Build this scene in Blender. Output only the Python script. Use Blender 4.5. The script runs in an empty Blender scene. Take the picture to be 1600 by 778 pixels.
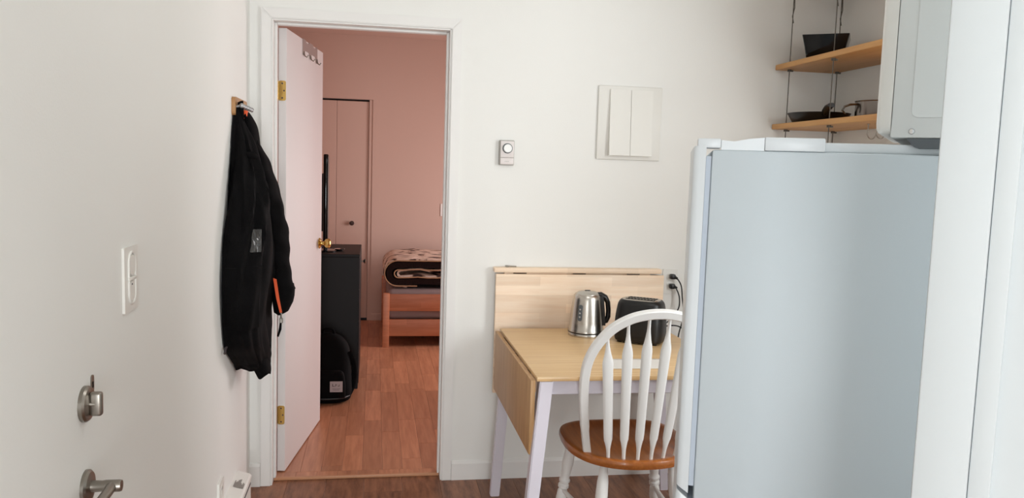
import bpy, bmesh, math, random
from mathutils import Vector, Matrix, noise

random.seed(7)
C = bpy.context.scene.collection
S = bpy.context.scene
PI = math.pi

# ------------------------------------------------------------------ camera, world, lights, exposure
def look(yaw, pitch, roll):
    cy, sy = math.cos(yaw), math.sin(yaw)
    r = Vector((cy, -sy, 0)); f = Vector((sy, cy, 0)); u = Vector((0, 0, 1))
    f2 = f*math.cos(pitch) + u*math.sin(pitch); u2 = u*math.cos(pitch) - f*math.sin(pitch)
    r3 = r*math.cos(roll) + u2*math.sin(roll); u3 = u2*math.cos(roll) - r*math.sin(roll)
    return Matrix((r3, u3, -f2)).transposed()
cam = bpy.data.cameras.new('camera'); camo = bpy.data.objects.new('camera', cam); C.objects.link(camo)
cam.sensor_fit = 'HORIZONTAL'; cam.sensor_width = 36.0; cam.lens = 1270.84*36/1600; cam.clip_start = .02
camo.matrix_world = Matrix.Translation((.445, -3.6707, 1.4548)) @ look(.1688, -.0984, .0318).to_4x4()
S.camera = camo

S.view_settings.view_transform = 'Standard'; S.view_settings.look = 'None'
S.view_settings.gamma = 1; S.view_settings.use_curve_mapping = False
S.view_settings.exposure = 0.0

w = bpy.data.worlds.new('world'); S.world = w; w.use_nodes = True
w.node_tree.nodes['Background'].inputs[0].default_value = (.8, .88, 1, 1)
w.node_tree.nodes['Background'].inputs[1].default_value = .3

def area(name, loc, target, sx, sy, power, col, shape='RECTANGLE'):
    l = bpy.data.lights.new(name, 'AREA'); l.shape = shape; l.size = sx; l.size_y = sy
    l.energy = power; l.color = col
    o = bpy.data.objects.new(name, l); C.objects.link(o); o.location = loc
    o.rotation_euler = (Vector(target)-Vector(loc)).to_track_quat('-Z', 'Y').to_euler()
    return o
area('kitchen_ceiling_fill', (1.20, -1.75, 2.66), (1.20, -1.75, 0), .5, .5, 5, (1, .995, .985), 'DISK')  # unseen overhead fill, added to brighten the left wall and tabletop
area('kitchen_side_window', (2.58, -1.80, 1.45), (0, -1.40, 1.25), 1.1, 1.2, 36, (.955, .985, 1))
area('kitchen_rear_window', (.62, -6.35, 1.15), (.9, 0, .9), 1.35, 1.7, 88, (.91, .965, 1))
area('bedroom_window_light', (2.6, 2.45, 1.10), (0, 2.2, .9), 1.3, 1.1, 56, (1, .915, .93))

# ------------------------------------------------------------------ helpers
def lin(c):
    return tuple(((v/255)/12.92 if v/255 <= .04045 else ((v/255+.055)/1.055)**2.4) for v in c) + (1,)

def mat(name, rgb, rough=.5, metal=0, spec=.5, bump=0, bscale=60, var=0, vscale=4, coat=0, trans=0):
    m = bpy.data.materials.new(name); m.use_nodes = True
    nt = m.node_tree; b = nt.nodes['Principled BSDF']
    b.inputs['Base Color'].default_value = lin(rgb); b.inputs['Roughness'].default_value = rough
    b.inputs['Metallic'].default_value = metal; b.inputs['Specular IOR Level'].default_value = spec
    b.inputs['Coat Weight'].default_value = coat; b.inputs['Transmission Weight'].default_value = trans
    tc = nt.nodes.new('ShaderNodeTexCoord')
    if var:
        n = nt.nodes.new('ShaderNodeTexNoise'); n.inputs['Scale'].default_value = vscale; n.inputs['Detail'].default_value = 5
        nt.links.new(tc.outputs['Object'], n.inputs['Vector'])
        r = nt.nodes.new('ShaderNodeMapRange'); r.inputs[1].default_value = .3; r.inputs[2].default_value = .7
        r.inputs[3].default_value = 1-var; r.inputs[4].default_value = 1+var
        nt.links.new(n.outputs['Fac'], r.inputs[0])
        h = nt.nodes.new('ShaderNodeHueSaturation'); h.inputs['Color'].default_value = lin(rgb)
        nt.links.new(r.outputs[0], h.inputs['Value']); nt.links.new(h.outputs[0], b.inputs['Base Color'])
    if bump:
        n = nt.nodes.new('ShaderNodeTexNoise'); n.inputs['Scale'].default_value = bscale; n.inputs['Detail'].default_value = 4
        nt.links.new(tc.outputs['Object'], n.inputs['Vector'])
        bp = nt.nodes.new('ShaderNodeBump'); bp.inputs['Strength'].default_value = bump; bp.inputs['Distance'].default_value = .01
        nt.links.new(n.outputs['Fac'], bp.inputs['Height']); nt.links.new(bp.outputs[0], b.inputs['Normal'])
    return m

def wood(name, c1, c2, stretch=(1, 12, 12), scale=3, rough=.4, staves=None, rand=0, coat=0, spec=.5):
    """grain along the axis whose stretch is smallest; staves=(axis_u, axis_v, width, height) adds glued-strip tones"""
    m = bpy.data.materials.new(name); m.use_nodes = True
    nt = m.node_tree; L = nt.links; b = nt.nodes['Principled BSDF']
    b.inputs['Roughness'].default_value = rough; b.inputs['Coat Weight'].default_value = coat
    b.inputs['Specular IOR Level'].default_value = spec
    tc = nt.nodes.new('ShaderNodeTexCoord'); mp = nt.nodes.new('ShaderNodeMapping')
    mp.inputs['Scale'].default_value = stretch
    oi = nt.nodes.new('ShaderNodeObjectInfo')
    va = nt.nodes.new('ShaderNodeVectorMath'); va.operation = 'ADD'
    mu = nt.nodes.new('ShaderNodeMath'); mu.operation = 'MULTIPLY'; mu.inputs[1].default_value = 37
    L.new(oi.outputs['Random'], mu.inputs[0]); L.new(tc.outputs['Object'], va.inputs[0]); L.new(mu.outputs[0], va.inputs[1])
    L.new(va.outputs[0], mp.inputs['Vector'])
    n = nt.nodes.new('ShaderNodeTexNoise'); n.inputs['Scale'].default_value = scale; n.inputs['Detail'].default_value = 7; n.inputs['Roughness'].default_value = .6
    L.new(mp.outputs[0], n.inputs['Vector'])
    cr = nt.nodes.new('ShaderNodeMix'); cr.data_type = 'RGBA'
    cr.inputs['A'].default_value = lin(c1); cr.inputs['B'].default_value = lin(c2)
    r = nt.nodes.new('ShaderNodeMapRange'); r.inputs[1].default_value = .32; r.inputs[2].default_value = .68
    L.new(n.outputs['Fac'], r.inputs[0]); L.new(r.outputs[0], cr.inputs['Factor'])
    out = cr.outputs['Result']
    if rand:
        h = nt.nodes.new('ShaderNodeHueSaturation'); rr = nt.nodes.new('ShaderNodeMapRange')
        rr.inputs[3].default_value = 1-rand; rr.inputs[4].default_value = 1+rand
        L.new(oi.outputs['Random'], rr.inputs[0]); L.new(rr.outputs[0], h.inputs['Value']); L.new(out, h.inputs['Color']); out = h.outputs[0]
    if staves:
        au, av, wd, ht = staves
        sx = nt.nodes.new('ShaderNodeSeparateXYZ'); cx = nt.nodes.new('ShaderNodeCombineXYZ')
        L.new(tc.outputs['Object'], sx.inputs[0]); L.new(sx.outputs[au], cx.inputs[0]); L.new(sx.outputs[av], cx.inputs[1])
        br = nt.nodes.new('ShaderNodeTexBrick'); br.inputs['Scale'].default_value = 1
        br.inputs['Brick Width'].default_value = wd; br.inputs['Row Height'].default_value = ht
        br.inputs['Mortar Size'].default_value = 0; br.offset = .37
        br.inputs['Color1'].default_value = (.90, .88, .86, 1); br.inputs['Color2'].default_value = (1.12, 1.12, 1.12, 1)
        L.new(cx.outputs[0], br.inputs['Vector'])
        mm = nt.nodes.new('ShaderNodeMix'); mm.data_type = 'RGBA'; mm.blend_type = 'MULTIPLY'; mm.inputs['Factor'].default_value = .75
        L.new(out, mm.inputs['A']); L.new(br.outputs['Color'], mm.inputs['B']); out = mm.outputs['Result']
    L.new(out, b.inputs['Base Color'])
    bp = nt.nodes.new('ShaderNodeBump'); bp.inputs['Strength'].default_value = .06; bp.inputs['Distance'].default_value = .004
    L.new(n.outputs['Fac'], bp.inputs['Height']); L.new(bp.outputs[0], b.inputs['Normal'])
    return m

class MB:
    def __init__(s): s.bm = bmesh.new()
    def box(s, x0, x1, y0, y1, z0, z1, bev=0, seg=2, M=None):
        vs = [s.bm.verts.new(v) for v in ((x0,y0,z0),(x1,y0,z0),(x1,y1,z0),(x0,y1,z0),(x0,y0,z1),(x1,y0,z1),(x1,y1,z1),(x0,y1,z1))]
        fs = [s.bm.faces.new([vs[i] for i in f]) for f in ((3,2,1,0),(4,5,6,7),(0,1,5,4),(1,2,6,5),(2,3,7,6),(3,0,4,7))]
        if bev:
            es = list({e for f in fs for e in f.edges})
            r = bmesh.ops.bevel(s.bm, geom=es, offset=bev, segments=seg, affect='EDGES', profile=.5)
            vs = list({v for f in r['faces'] for v in f.verts} | {v for v in vs if v.is_valid})
        if M is not None: bmesh.ops.transform(s.bm, matrix=M, verts=[v for v in vs if v.is_valid])
        return s
    def tube(s, pts, r, seg=10, cap=True, flat=None):
        pts = [Vector(p) for p in pts]; n = len(pts)
        rs = r if isinstance(r, (list, tuple)) else [r]*n
        rings = []; prev = None
        for i, p in enumerate(pts):
            t = (pts[min(i+1, n-1)] - pts[max(i-1, 0)]).normalized()
            if prev is None:
                a = Vector((0, 0, 1)) if abs(t.z) < .9 else Vector((0, 1, 0))
                u = t.cross(a).normalized()
            else:
                u = (prev - t*prev.dot(t)).normalized()
            prev = u; v = t.cross(u)
            fa, fb = flat if flat else (1, 1)
            rings.append([s.bm.verts.new(p + (u*math.cos(2*PI*k/seg)*fa + v*math.sin(2*PI*k/seg)*fb)*rs[i]) for k in range(seg)])
        s.skin(rings, cap)
        return s
    def skin(s, rings, cap=True, closed=True):
        m = len(rings[0])
        for a, b in zip(rings, rings[1:]):
            for k in range(m if closed else m-1):
                s.bm.faces.new((a[k], a[(k+1) % m], b[(k+1) % m], b[k]))
        if cap:
            s.bm.faces.new(list(reversed(rings[0]))); s.bm.faces.new(rings[-1])
    def loft(s, rings, cap=True):
        s.skin([[s.bm.verts.new(p) for p in r] for r in rings], cap); return s
    def lathe(s, prof, seg=24, M=None, cap=True):
        rings = [[s.bm.verts.new((r*math.cos(2*PI*k/seg), r*math.sin(2*PI*k/seg), z)) for k in range(seg)] for r, z in prof]
        s.skin(rings, cap)
        if M is not None: bmesh.ops.transform(s.bm, matrix=M, verts=[v for r in rings for v in r])
        return s
    def prism(s, poly, axis, a, b, M=None):
        """poly: 2-D points extruded along an axis"""
        def P(p, t):
            return {'x': (t, p[0], p[1]), 'y': (p[0], t, p[1]), 'z': (p[0], p[1], t)}[axis]
        A = [s.bm.verts.new(P(p, a)) for p in poly]; B = [s.bm.verts.new(P(p, b)) for p in poly]
        s.skin([A, B], True)
        if M is not None: bmesh.ops.transform(s.bm, matrix=M, verts=A+B)
        return s
    def build(s, name, m, parent=None, smooth=35, loc=None):
        bmesh.ops.recalc_face_normals(s.bm, faces=s.bm.faces)
        me = bpy.data.meshes.new(name); s.bm.to_mesh(me); s.bm.free()
        if m: me.materials.append(m)
        if smooth:
            me.polygons.foreach_set('use_smooth', [True]*len(me.polygons))
            me.set_sharp_from_angle(angle=math.radians(smooth))
        o = bpy.data.objects.new(name, me); C.objects.link(o)
        if parent: o.parent = parent
        if loc: o.location = loc
        return o

def tag(o, label, cat, group=None, kind=None):
    o['label'] = label; o['category'] = cat
    if group: o['group'] = group
    if kind: o['kind'] = kind
    return o
def thing(name, label, cat, loc=(0, 0, 0), rz=0, group=None, kind=None):
    o = bpy.data.objects.new(name, None); o.empty_display_size = .1; C.objects.link(o)
    o.location = loc; o.rotation_euler = (0, 0, rz)
    return tag(o, label, cat, group, kind)
def struct(o, label, cat): return tag(o, label, cat, kind='structure')
def circ(cx, cy, rx, ry, n, p=2.0, a0=0):
    out = []
    for k in range(n):
        a = a0 + 2*PI*k/n; c, s_ = math.cos(a), math.sin(a)
        out.append((cx + rx*math.copysign(abs(c)**(2/p), c), cy + ry*math.copysign(abs(s_)**(2/p), s_)))
    return out
def rrect(x0, x1, y0, y1, r, n=5):
    out = []
    for cx, cy, a in ((x1-r, y1-r, 0), (x0+r, y1-r, PI/2), (x0+r, y0+r, PI), (x1-r, y0+r, 1.5*PI)):
        for k in range(n+1):
            t = a + PI/2*k/n; out.append((cx+r*math.cos(t), cy+r*math.sin(t)))
    return out
RX = lambda a: Matrix.Rotation(a, 4, 'X')
RY = lambda a: Matrix.Rotation(a, 4, 'Y')
RZ = lambda a: Matrix.Rotation(a, 4, 'Z')
T = lambda *p: Matrix.Translation(p)
def catmull(P, n):
    """smooth interpolation of a list of tuples, n steps per span"""
    out = []
    for i in range(len(P)-1):
        p0, p1, p2, p3 = P[max(i-1, 0)], P[i], P[i+1], P[min(i+2, len(P)-1)]
        for k in range(n):
            t = k/n
            out.append(tuple(.5*((2*b)+(-a+c)*t+(2*a-5*b+4*c-d)*t*t+(-a+3*b-3*c+d)*t**3) for a, b, c, d in zip(p0, p1, p2, p3)))
    out.append(tuple(P[-1])); return out

# ------------------------------------------------------------------ materials
M_WALL = mat('wall_paint', (238, 237, 233), .75, spec=.25, bump=.04, bscale=180)
M_TRIM = mat('trim_paint', (236, 234, 231), .45, spec=.4)
M_DOOR = mat('door_paint', (226, 221, 219), .5, spec=.4)
M_BEDW = mat('bedroom_wall_paint', (203, 174, 160), .8, spec=.2, bump=.05, bscale=160)
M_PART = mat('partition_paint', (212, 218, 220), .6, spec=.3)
M_CEIL = mat('ceiling_paint', (236, 234, 228), .85, spec=.2)
M_FLOORB = mat('subfloor', (40, 26, 20), .9)
M_KFLOOR = wood('brown_laminate', (104, 64, 42), (158, 108, 78), (9, 1.6, 9), 4, .42, rand=.14)
M_BFLOOR = wood('orange_laminate', (172, 114, 84), (200, 140, 106), (16, 1.2, 16), 3.0, .34, rand=.18)
M_NOSING = wood('threshold_wood', (190, 136, 100), (206, 152, 116), (1, 14, 14), 4, .4)
M_BEECH = wood('beech_board', (240, 210, 180), (249, 228, 204), (1.2, 14, 14), 3, .42, staves=(0, 2, .34, .042))
M_BAMBOO = wood('bamboo_top', (220, 178, 126), (242, 208, 156), (.5, 26, 10), 3, .32)
M_LEAF = wood('leaf_board', (178, 136, 90), (196, 154, 106), (10, 10, 1), 3, .45)
M_SEAT = wood('oak_seat', (150, 84, 36), (186, 112, 54), (14, 1.5, 14), 3.2, .28, coat=.35)
M_SHELF = wood('pine_shelf', (198, 142, 84), (216, 164, 102), (12, 1, 12), 3, .5)
M_BED = wood('beech_bed', (186, 116, 82), (204, 136, 100), (1.2, 14, 14), 3, .42, staves=(0, 2, .3, .045))
M_RACK = wood('rack_wood', (168, 122, 76), (186, 140, 92), (12, 1, 12), 4, .5)
M_WHITE = mat('white_lacquer', (244, 243, 240), .35)
M_TLEG = mat('table_white', (216, 210, 219), .4)
M_PLASTIC = mat('white_plastic', (232, 230, 224), .4)
M_PANEL = mat('panel_white', (233, 231, 225), .45)
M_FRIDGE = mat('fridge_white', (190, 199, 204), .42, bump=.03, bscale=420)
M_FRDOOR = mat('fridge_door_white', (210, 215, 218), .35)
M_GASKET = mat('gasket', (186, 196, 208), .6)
M_MICRO = mat('microwave_white', (218, 222, 221), .42)
M_MDOOR = mat('microwave_door_white', (228, 227, 222), .35)
M_DKGREY = mat('dark_grey_plastic', (84, 90, 94), .5)
M_BLACK = mat('black_plastic', (14, 14, 16), .38)
M_BLKGL = mat('black_gloss', (6, 6, 8), .10, spec=.35)
M_STEEL = mat('brushed_steel', (196, 190, 182), .27, metal=1, bump=.02, bscale=300)
M_NICKEL = mat('satin_nickel', (150, 144, 136), .34, metal=1)
M_CHROME = mat('chrome', (210, 210, 210), .12, metal=1)
M_SILVER = mat('silver_paint', (176, 178, 180), .35, metal=.6)
M_BRASS = mat('brass', (208, 176, 104), .26, metal=1)
M_JACKET = mat('black_cloth', (9, 8, 9), .9, spec=.12, bump=.25, bscale=220, var=.3, vscale=14)
M_ORANGE = mat('orange_lining', (236, 92, 40), .6)
M_CLEAR = mat('clear_pocket', (22, 22, 24), .10, coat=1, bump=.9, bscale=38)
M_DRESS = mat('black_brown_veneer', (16, 14, 15), .5, spec=.25, bump=.03, bscale=120)
M_BAG = mat('backpack_cloth', (6, 6, 7), .85, spec=.12, bump=.15, bscale=260)
M_LABEL = mat('grey_label', (172, 160, 160), .7)
M_INK = mat('dark_ink', (70, 62, 64), .7)
M_SHEET = mat('grey_sheet', (146, 128, 126), .8, bump=.3, bscale=18)
M_BROWN = mat('dark_brown_plush', (34, 22, 20), .9, spec=.1, bump=.4, bscale=120)
M_PIPING = mat('tan_piping', (176, 140, 108), .8)
M_PAPER = mat('paper', (240, 236, 230), .7)
M_GAP = mat('dark_gap', (16, 10, 9), .9)
M_GREYTXT = mat('grey_print', (140, 134, 128), .6)
M_KNOBW = mat('knob_white', (246, 246, 244), .3)
M_THERMO = mat('thermostat_white', (226, 218, 215), .4)
M_TEDGE = mat('thermostat_edge', (160, 155, 148), .45)
M_CABLE = mat('cable_grey', (92, 86, 78), .5, metal=.4)
M_DKNOB = mat('dark_knob', (52, 30, 24), .35)

def floral():
    m = bpy.data.materials.new('floral_plush'); m.use_nodes = True; nt = m.node_tree; L = nt.links
    b = nt.nodes['Principled BSDF']; b.inputs['Roughness'].default_value = .85
    tc = nt.nodes.new('ShaderNodeTexCoord'); n = nt.nodes.new('ShaderNodeTexNoise')
    n.inputs['Scale'].default_value = 6; n.inputs['Detail'].default_value = 4; n.inputs['Distortion'].default_value = 1.8
    mp = nt.nodes.new('ShaderNodeMapping'); mp.inputs['Scale'].default_value = (.8, 1, 1.6)
    L.new(tc.outputs['Object'], mp.inputs[0]); L.new(mp.outputs[0], n.inputs['Vector'])
    r = nt.nodes.new('ShaderNodeValToRGB'); e = r.color_ramp
    e.elements[0].position = .37; e.elements[0].color = lin((44, 28, 26))
    e.elements[1].position = .47; e.elements[1].color = lin((214, 190, 172))
    x = e.elements.new(.42); x.color = lin((120, 88, 70))
    x = e.elements.new(.68); x.color = lin((238, 220, 206))
    L.new(n.outputs['Fac'], r.inputs[0]); L.new(r.outputs[0], b.inputs['Base Color'])
    return m
M_FLORAL = floral()

# ------------------------------------------------------------------ room shell
XL, XR, YR, H = -.09, 2.62, -6.5, 2.70      # kitchen
BX0, BX1, BY0, BY1, BH = -.55, 2.75, .12, 3.90, 2.60   # bedroom
TH = .12
DW, DH = .77, 2.06                           # door opening

b = MB()
b.box(XL-.5, 0-.0, 0, .117, 0, H); b.box(DW, BX1+.1, 0, .117, 0, H); b.box(0, DW, 0, .117, DH, H)
struct(b.build('wall_back', M_WALL, smooth=0), 'white painted kitchen wall around the open bedroom doorway', 'wall')
b = MB()   # bedroom face of the same partition, pink-beige paint
b.box(BX0, 0, .117, .12, 0, BH); b.box(DW, BX1, .117, .12, 0, BH); b.box(0, DW, .117, .12, DH, BH)
struct(b.build('wall_bedroom_near', M_BEDW, smooth=0), 'bedroom side of the doorway wall', 'wall')
E1a, E1b = -2.03, -2.93                      # entry door in the left wall
b = MB()
b.box(XL-TH, XL, E1a, 0, 0, H); b.box(XL-TH, XL, YR, E1b, 0, H); b.box(XL-TH, XL, E1b, E1a, 2.05, H)
struct(b.build('wall_left', M_WALL, smooth=0), 'off-white left wall carrying the coat rack and a switch', 'wall')
struct(MB().box(XR, XR+.1, YR, 0, 0, H).build('wall_right', M_WALL, smooth=0), 'shaded right wall behind the hanging shelves', 'wall')
struct(MB().box(XL-TH, XR+.1, YR-.1, YR, 0, H).build('wall_rear', M_WALL, smooth=0), 'wall behind the viewpoint', 'wall')
struct(MB().box(XL-.5, XR+.1, YR, 0, H, H+.05).build('ceiling', M_CEIL, smooth=0), 'white kitchen ceiling', 'ceiling')
struct(MB().box(BX0-.1, BX1+.1, .12, BY1+.7, BH, BH+.05).build('ceiling_bedroom', M_BEDW, smooth=0), 'bedroom ceiling', 'ceiling')
struct(MB().box(BX0-.1, BX0, .12, BY1, 0, BH).build('wall_bedroom_left', M_BEDW, smooth=0), 'left bedroom wall behind the open door', 'wall')
struct(MB().box(BX1, BX1+.1, .12, BY1, 0, BH).build('wall_bedroom_right', M_BEDW, smooth=0), 'right bedroom wall out of view', 'wall')
CX0, CX1, CZ = -.40, .418, 2.035            # closet opening in the far wall
b = MB()
b.box(BX0-.1, CX0, BY1, BY1+.1, 0, BH); b.box(CX1, BX1+.1, BY1, BY1+.1, 0, BH); b.box(CX0, CX1, BY1, BY1+.1, CZ, BH)
struct(b.build('wall_bedroom_far', M_BEDW, smooth=0), 'pinkish beige far bedroom wall with a closet opening', 'wall')
struct(MB().box(CX0-.1, CX1+.1, BY1+.6, BY1+.65, 0, BH).build('wall_closet', M_GAP, smooth=0), 'back of the bedroom closet', 'wall')

# floors with their planks
def planks(parent, m, x0, x1, y0, y1, wd, lens, ztop, th, gap=.0007, seed=1):
    rnd = random.Random(seed); cache = {}
    x = x0; c = 0
    while x < x1 - .01:
        wx = min(wd, x1-x); y = y0 - rnd.random()*max(lens)*.9
        while y < y1:
            l = rnd.choice(lens); a, bb = max(y, y0), min(y+l, y1)
            if bb-a > .04:
                key = (round(wx, 4), round(bb-a, 4))
                if key not in cache:
                    o = MB().box(0, wx-gap, 0, bb-a-gap, -th, 0, .0008, 1).build('plank', m, parent, smooth=0); cache[key] = o.data
                else:
                    o = bpy.data.objects.new('plank', cache[key]); C.objects.link(o); o.parent = parent
                o.location = (x, a, ztop + rnd.uniform(-.0002, .0002))
            y += l
        x += wx
fl = struct(MB().box(XL-TH, XR+.1, YR, .055, -.06, -.009).build('floor', M_FLOORB, smooth=0), 'dark brown laminate kitchen floor', 'floor')
planks(fl, M_KFLOOR, XL-.01, XR, -3.2, .052, .172, (.9, 1.2, 1.3), 0, .009, seed=3)
o = MB().box(XL-.01, XR, YR, -3.203, -.009, -.0003).build('plank_field', M_KFLOOR, fl, smooth=0); o['kind'] = 'stuff'
BZ = .012
fb = struct(MB().box(BX0-.1, BX1+.1, .056, BY1+.65, -.06, .002).build('floor_bedroom', M_FLOORB, smooth=0), 'orange brown laminate bedroom floor beyond the doorway', 'floor')
planks(fb, M_BFLOOR, .008, .762, .066, .12, .0950, (.6,), BZ, .01, seed=4)
planks(fb, M_BFLOOR, BX0+.005, 2.08, .12, BY1-.003, .0950, (.42, .62, .78), BZ, .01, seed=12)
o = MB().box(2.08, BX1, .12, BY1, .002, BZ-.0003).build('plank_field', M_BFLOOR, fb, smooth=0); o['kind'] = 'stuff'
MB().box(.008, .762, .050, .066, .0, BZ+.002, .003, 2).build('threshold', M_NOSING, fb)

# door frame: casing, jambs, stops, hinge leaves
tr = thing('trim_1', 'white painted casing and jambs framing the bedroom doorway', 'door frame', kind='structure')
cw, ct = .044, .014
for (poly) in ([(0, 0), (0, DH), (-cw, DH+cw), (-cw, 0)], [(DW, 0), (DW+cw, 0), (DW+cw, DH+cw), (DW, DH)], [(0, DH), (DW, DH), (DW+cw, DH+cw), (-cw, DH+cw)]):
    mb = MB().prism(poly, 'y', -ct, 0)
    es = [e for e in mb.bm.edges if all(abs(v.co.y+ct) < 1e-5 for v in e.verts)]
    bmesh.ops.bevel(mb.bm, geom=es, offset=.004, segments=2, affect='EDGES')
    mb.build('casing', M_TRIM, tr)
for x0, x1 in ((0, .007), (DW-.007, DW)):
    MB().box(x0, x1, -.004, .118, 0, DH, .001, 1).build('jamb', M_TRIM, tr)
MB().box(.007, DW-.007, -.004, .118, DH-.007, DH, .001, 1).build('jamb', M_TRIM, tr)
for x0, x1 in ((.007, .017), (DW-.017, DW-.007)):
    MB().box(x0, x1, .048, .084, BZ+.002, DH-.008, .002, 1).build('door_stop', M_TRIM, tr)
MB().box(.0175, DW-.0175, .048, .084, DH-.017, DH-.007, .002, 1).build('door_stop', M_TRIM, tr)

# baseboards
def basebrd(name, x0, x1, label, y=0.0, m=M_TRIM, h=.09, t=.012):
    return struct(MB().prism([(y, 0), (y-t, 0), (y-t, h-.012), (y-t*.4, h), (y, h)], 'x', x0, x1).build(name, m, smooth=20), label, 'baseboard')
basebrd('baseboard_back', DW+cw+.001, XR, 'white baseboard along the kitchen wall behind the table')
basebrd('baseboard_back_left', XL, -cw-.0005, 'short white baseboard stub between the corner and the casing', h=.105, t=.016)
basebrd('baseboard_far', CX1+.008, BX1, 'pinkish baseboard along the far bedroom wall', y=BY1, m=M_BEDW, h=.08)

# ------------------------------------------------------------------ doors
# entry door in the left wall, closed
d1 = struct(MB().box(XL-.052, XL+.0005, E1b+.001, E1a-.0006, .008, 2.044, .0004, 1).build('door_1', M_WALL), 'closed white entry door at the left edge with nickel deadbolt and lever', 'door')
bpn = MB().box(XL-TH, XL-.056, E1a-.03, E1a-.0001, 0, 2.05).box(XL-TH, XL-.056, E1b+.0001, E1b+.03, 0, 2.05).box(XL-TH, XL-.056, E1b+.03, E1a-.03, 2.02, 2.05)  # unseen strips added to stop light leaking through the door gap
struct(bpn.build('gap_light_block', M_TRIM, smooth=0), 'added light-blocking strips behind the closed entry door', 'door frame')
def on_left(y, z, x=XL+.0004): return T(x, y, z) @ RY(PI/2)
db = MB().lathe([(.0, 0), (.034, 0), (.034, .007), (.031, .011), (.016, .013), (.0, .013)][1:-1], 32, on_left(-2.066, .989)).build('deadbolt', M_NICKEL, d1)
MB().lathe([(.0085, .011), (.0085, .022)], 16, on_left(-2.066, .989)).box(XL+.012, XL+.034, -2.074, -2.058, .966, 1.012, .005, 3).build('thumbturn', M_NICKEL, db)
lv = MB().lathe([(.032, 0), (.032, .006), (.028, .010), (.014, .012)], 32, on_left(-2.066, .828)).build('lever_handle', M_NICKEL, d1)
MB().lathe([(.0115, .010), (.0105, .03), (.0115, .036), (.0115, .062), (.0105, .065)], 20, on_left(-2.066, .828)).tube([(XL+.048, -2.066, .828), (XL+.05, -2.10, .828), (XL+.05, -2.17, .826), (XL+.046, -2.185, .826)], [.010, .0095, .009, .007], 12).build('lever', M_NICKEL, lv)
sp = MB().prism(rrect(-.0075, .0075, -.017, .017, .007), 'z', 0, .0022, T(XL, -2.0185, 1.0155) @ RY(PI/2) @ RZ(PI/2)).build('strike_plate', M_NICKEL, d1)
MB().prism(rrect(-.0035, .0035, -.008, .004, .002), 'z', .0022, .0027, T(XL, -2.0185, 1.0155) @ RY(PI/2) @ RZ(PI/2)).build('strike_hole', M_GAP, sp)

# bedroom door, swung open into the bedroom
ang = math.atan2(.112, .784)
d2 = thing('door_2', 'white bedroom door swung open with brass knob and hinges', 'door', (.014, .127, 0), -ang, kind='structure')
DT, DL = .036, .775        # local: y along the door, x = thickness (0..DT), room side face at x = DT
MB().box(0, DT, 0, DL, BZ+.006, 2.042, .0015, 1).build('door_slab', M_DOOR, d2)
for z in (1.768, .286):
    hg = MB().prism(rrect(.002, .034, z-.044, z+.044, .008), 'y', -.0022, .0).build('hinge', M_BRASS, d2)
    b = MB()
    for k in range(5):
        b.tube([(-.003, -.005, z-.044+k*.0176+.0006), (-.003, -.005, z-.044+(k+1)*.0176-.0006)], .0052, 12)
    b.build('hinge_knuckle', M_BRASS, hg)
    b = MB()
    for sx, sz in ((.018, .032), (.026, 0), (.018, -.032)):
        b.lathe([(.0038, 0), (.0038, .0006)], 12, T(sx, -.0022, z+sz) @ RX(PI/2))
    b.build('screw', M_INK, hg)
KM = T(DT, DL-.058, 1.020) @ RY(PI/2)
kb = MB().lathe([(.029, 0), (.029, .004), (.024, .008), (.013, .012), (.0105, .022), (.012, .028), (.023, .036), (.0265, .046), (.026, .054), (.019, .061), (.007, .0635)], 28, KM).build('door_knob', M_BRASS, d2)
MB().lathe([(.029, 0), (.029, .004), (.024, .008), (.013, .012), (.0105, .022), (.012, .028), (.023, .036), (.0265, .046), (.026, .054), (.019, .061), (.007, .0635)], 20, T(0, DL-.058, 1.020) @ RY(-PI/2)).build('door_knob', M_BRASS, d2)

# closet bifold door in the far bedroom wall
d3 = thing('door_3', 'pinkish bifold closet door with a dark round knob in the far wall', 'door', (0, BY1+.022, 0), kind='structure')
for x0, x1 in ((CX0+.005, -.151), (-.149, .0955), (.0975, .385)):
    MB().box(x0, x1, 0, .03, .03, 2.018, .0025, 1).build('door_panel', M_BEDW, d3)
MB().lathe([(.010, 0), (.009, .012), (.018, .018), (.0215, .026), (.018, .034), (.006, .037)], 20, T(.240, .0, .912) @ RX(PI/2)).build('door_knob', M_DKNOB, d3)
MB().box(.387, CX1, -.015, .03, 0.0, CZ-.002).build('door_jamb', M_BEDW, d3, smooth=0)

# over-the-door hook rail on the bedroom door
hr = thing('door_hanger', 'metal over-door hook rail hooked over the top of the open bedroom door', 'hook rail', (.014, .127, 0), -ang)
M_HRAIL = mat('hook_rail_metal', (176, 164, 160), .4, metal=.7)
out = [(.30, 2.044), (.36, 2.044), (.375, 2.034), (.425, 2.034), (.44, 2.044), (.52, 2.044), (.535, 2.034), (.585, 2.034), (.60, 2.044), (.625, 2.044),
       (.625, 1.975), (.610, 1.962), (.590, 1.975), (.575, 1.992), (.49, 1.992), (.475, 1.975), (.462, 1.966), (.448, 1.975), (.435, 1.992), (.35, 1.992), (.335, 1.975), (.318, 1.966), (.30, 1.975)]
MB().prism(out, 'x', DT+.0005, DT+.0024).build('plate', M_HRAIL, hr)
for y0, y1 in ((.30, .36), (.44, .52), (.60, .625)):
    MB().box(-.0024, DT+.0022, y0, y1, 2.0425, 2.0440).box(-.0024, -.0008, y0, y1, 2.0, 2.044).build('bracket', M_HRAIL, hr, smooth=0)
for yy in (.318, .462, .610):
    MB().tube([(DT+.003, yy, 1.985), (DT+.007, yy, 1.964), (DT+.018, yy, 1.957), (DT+.025, yy, 1.968)], .0032, 8).build('hook', M_NICKEL, hr)

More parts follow.
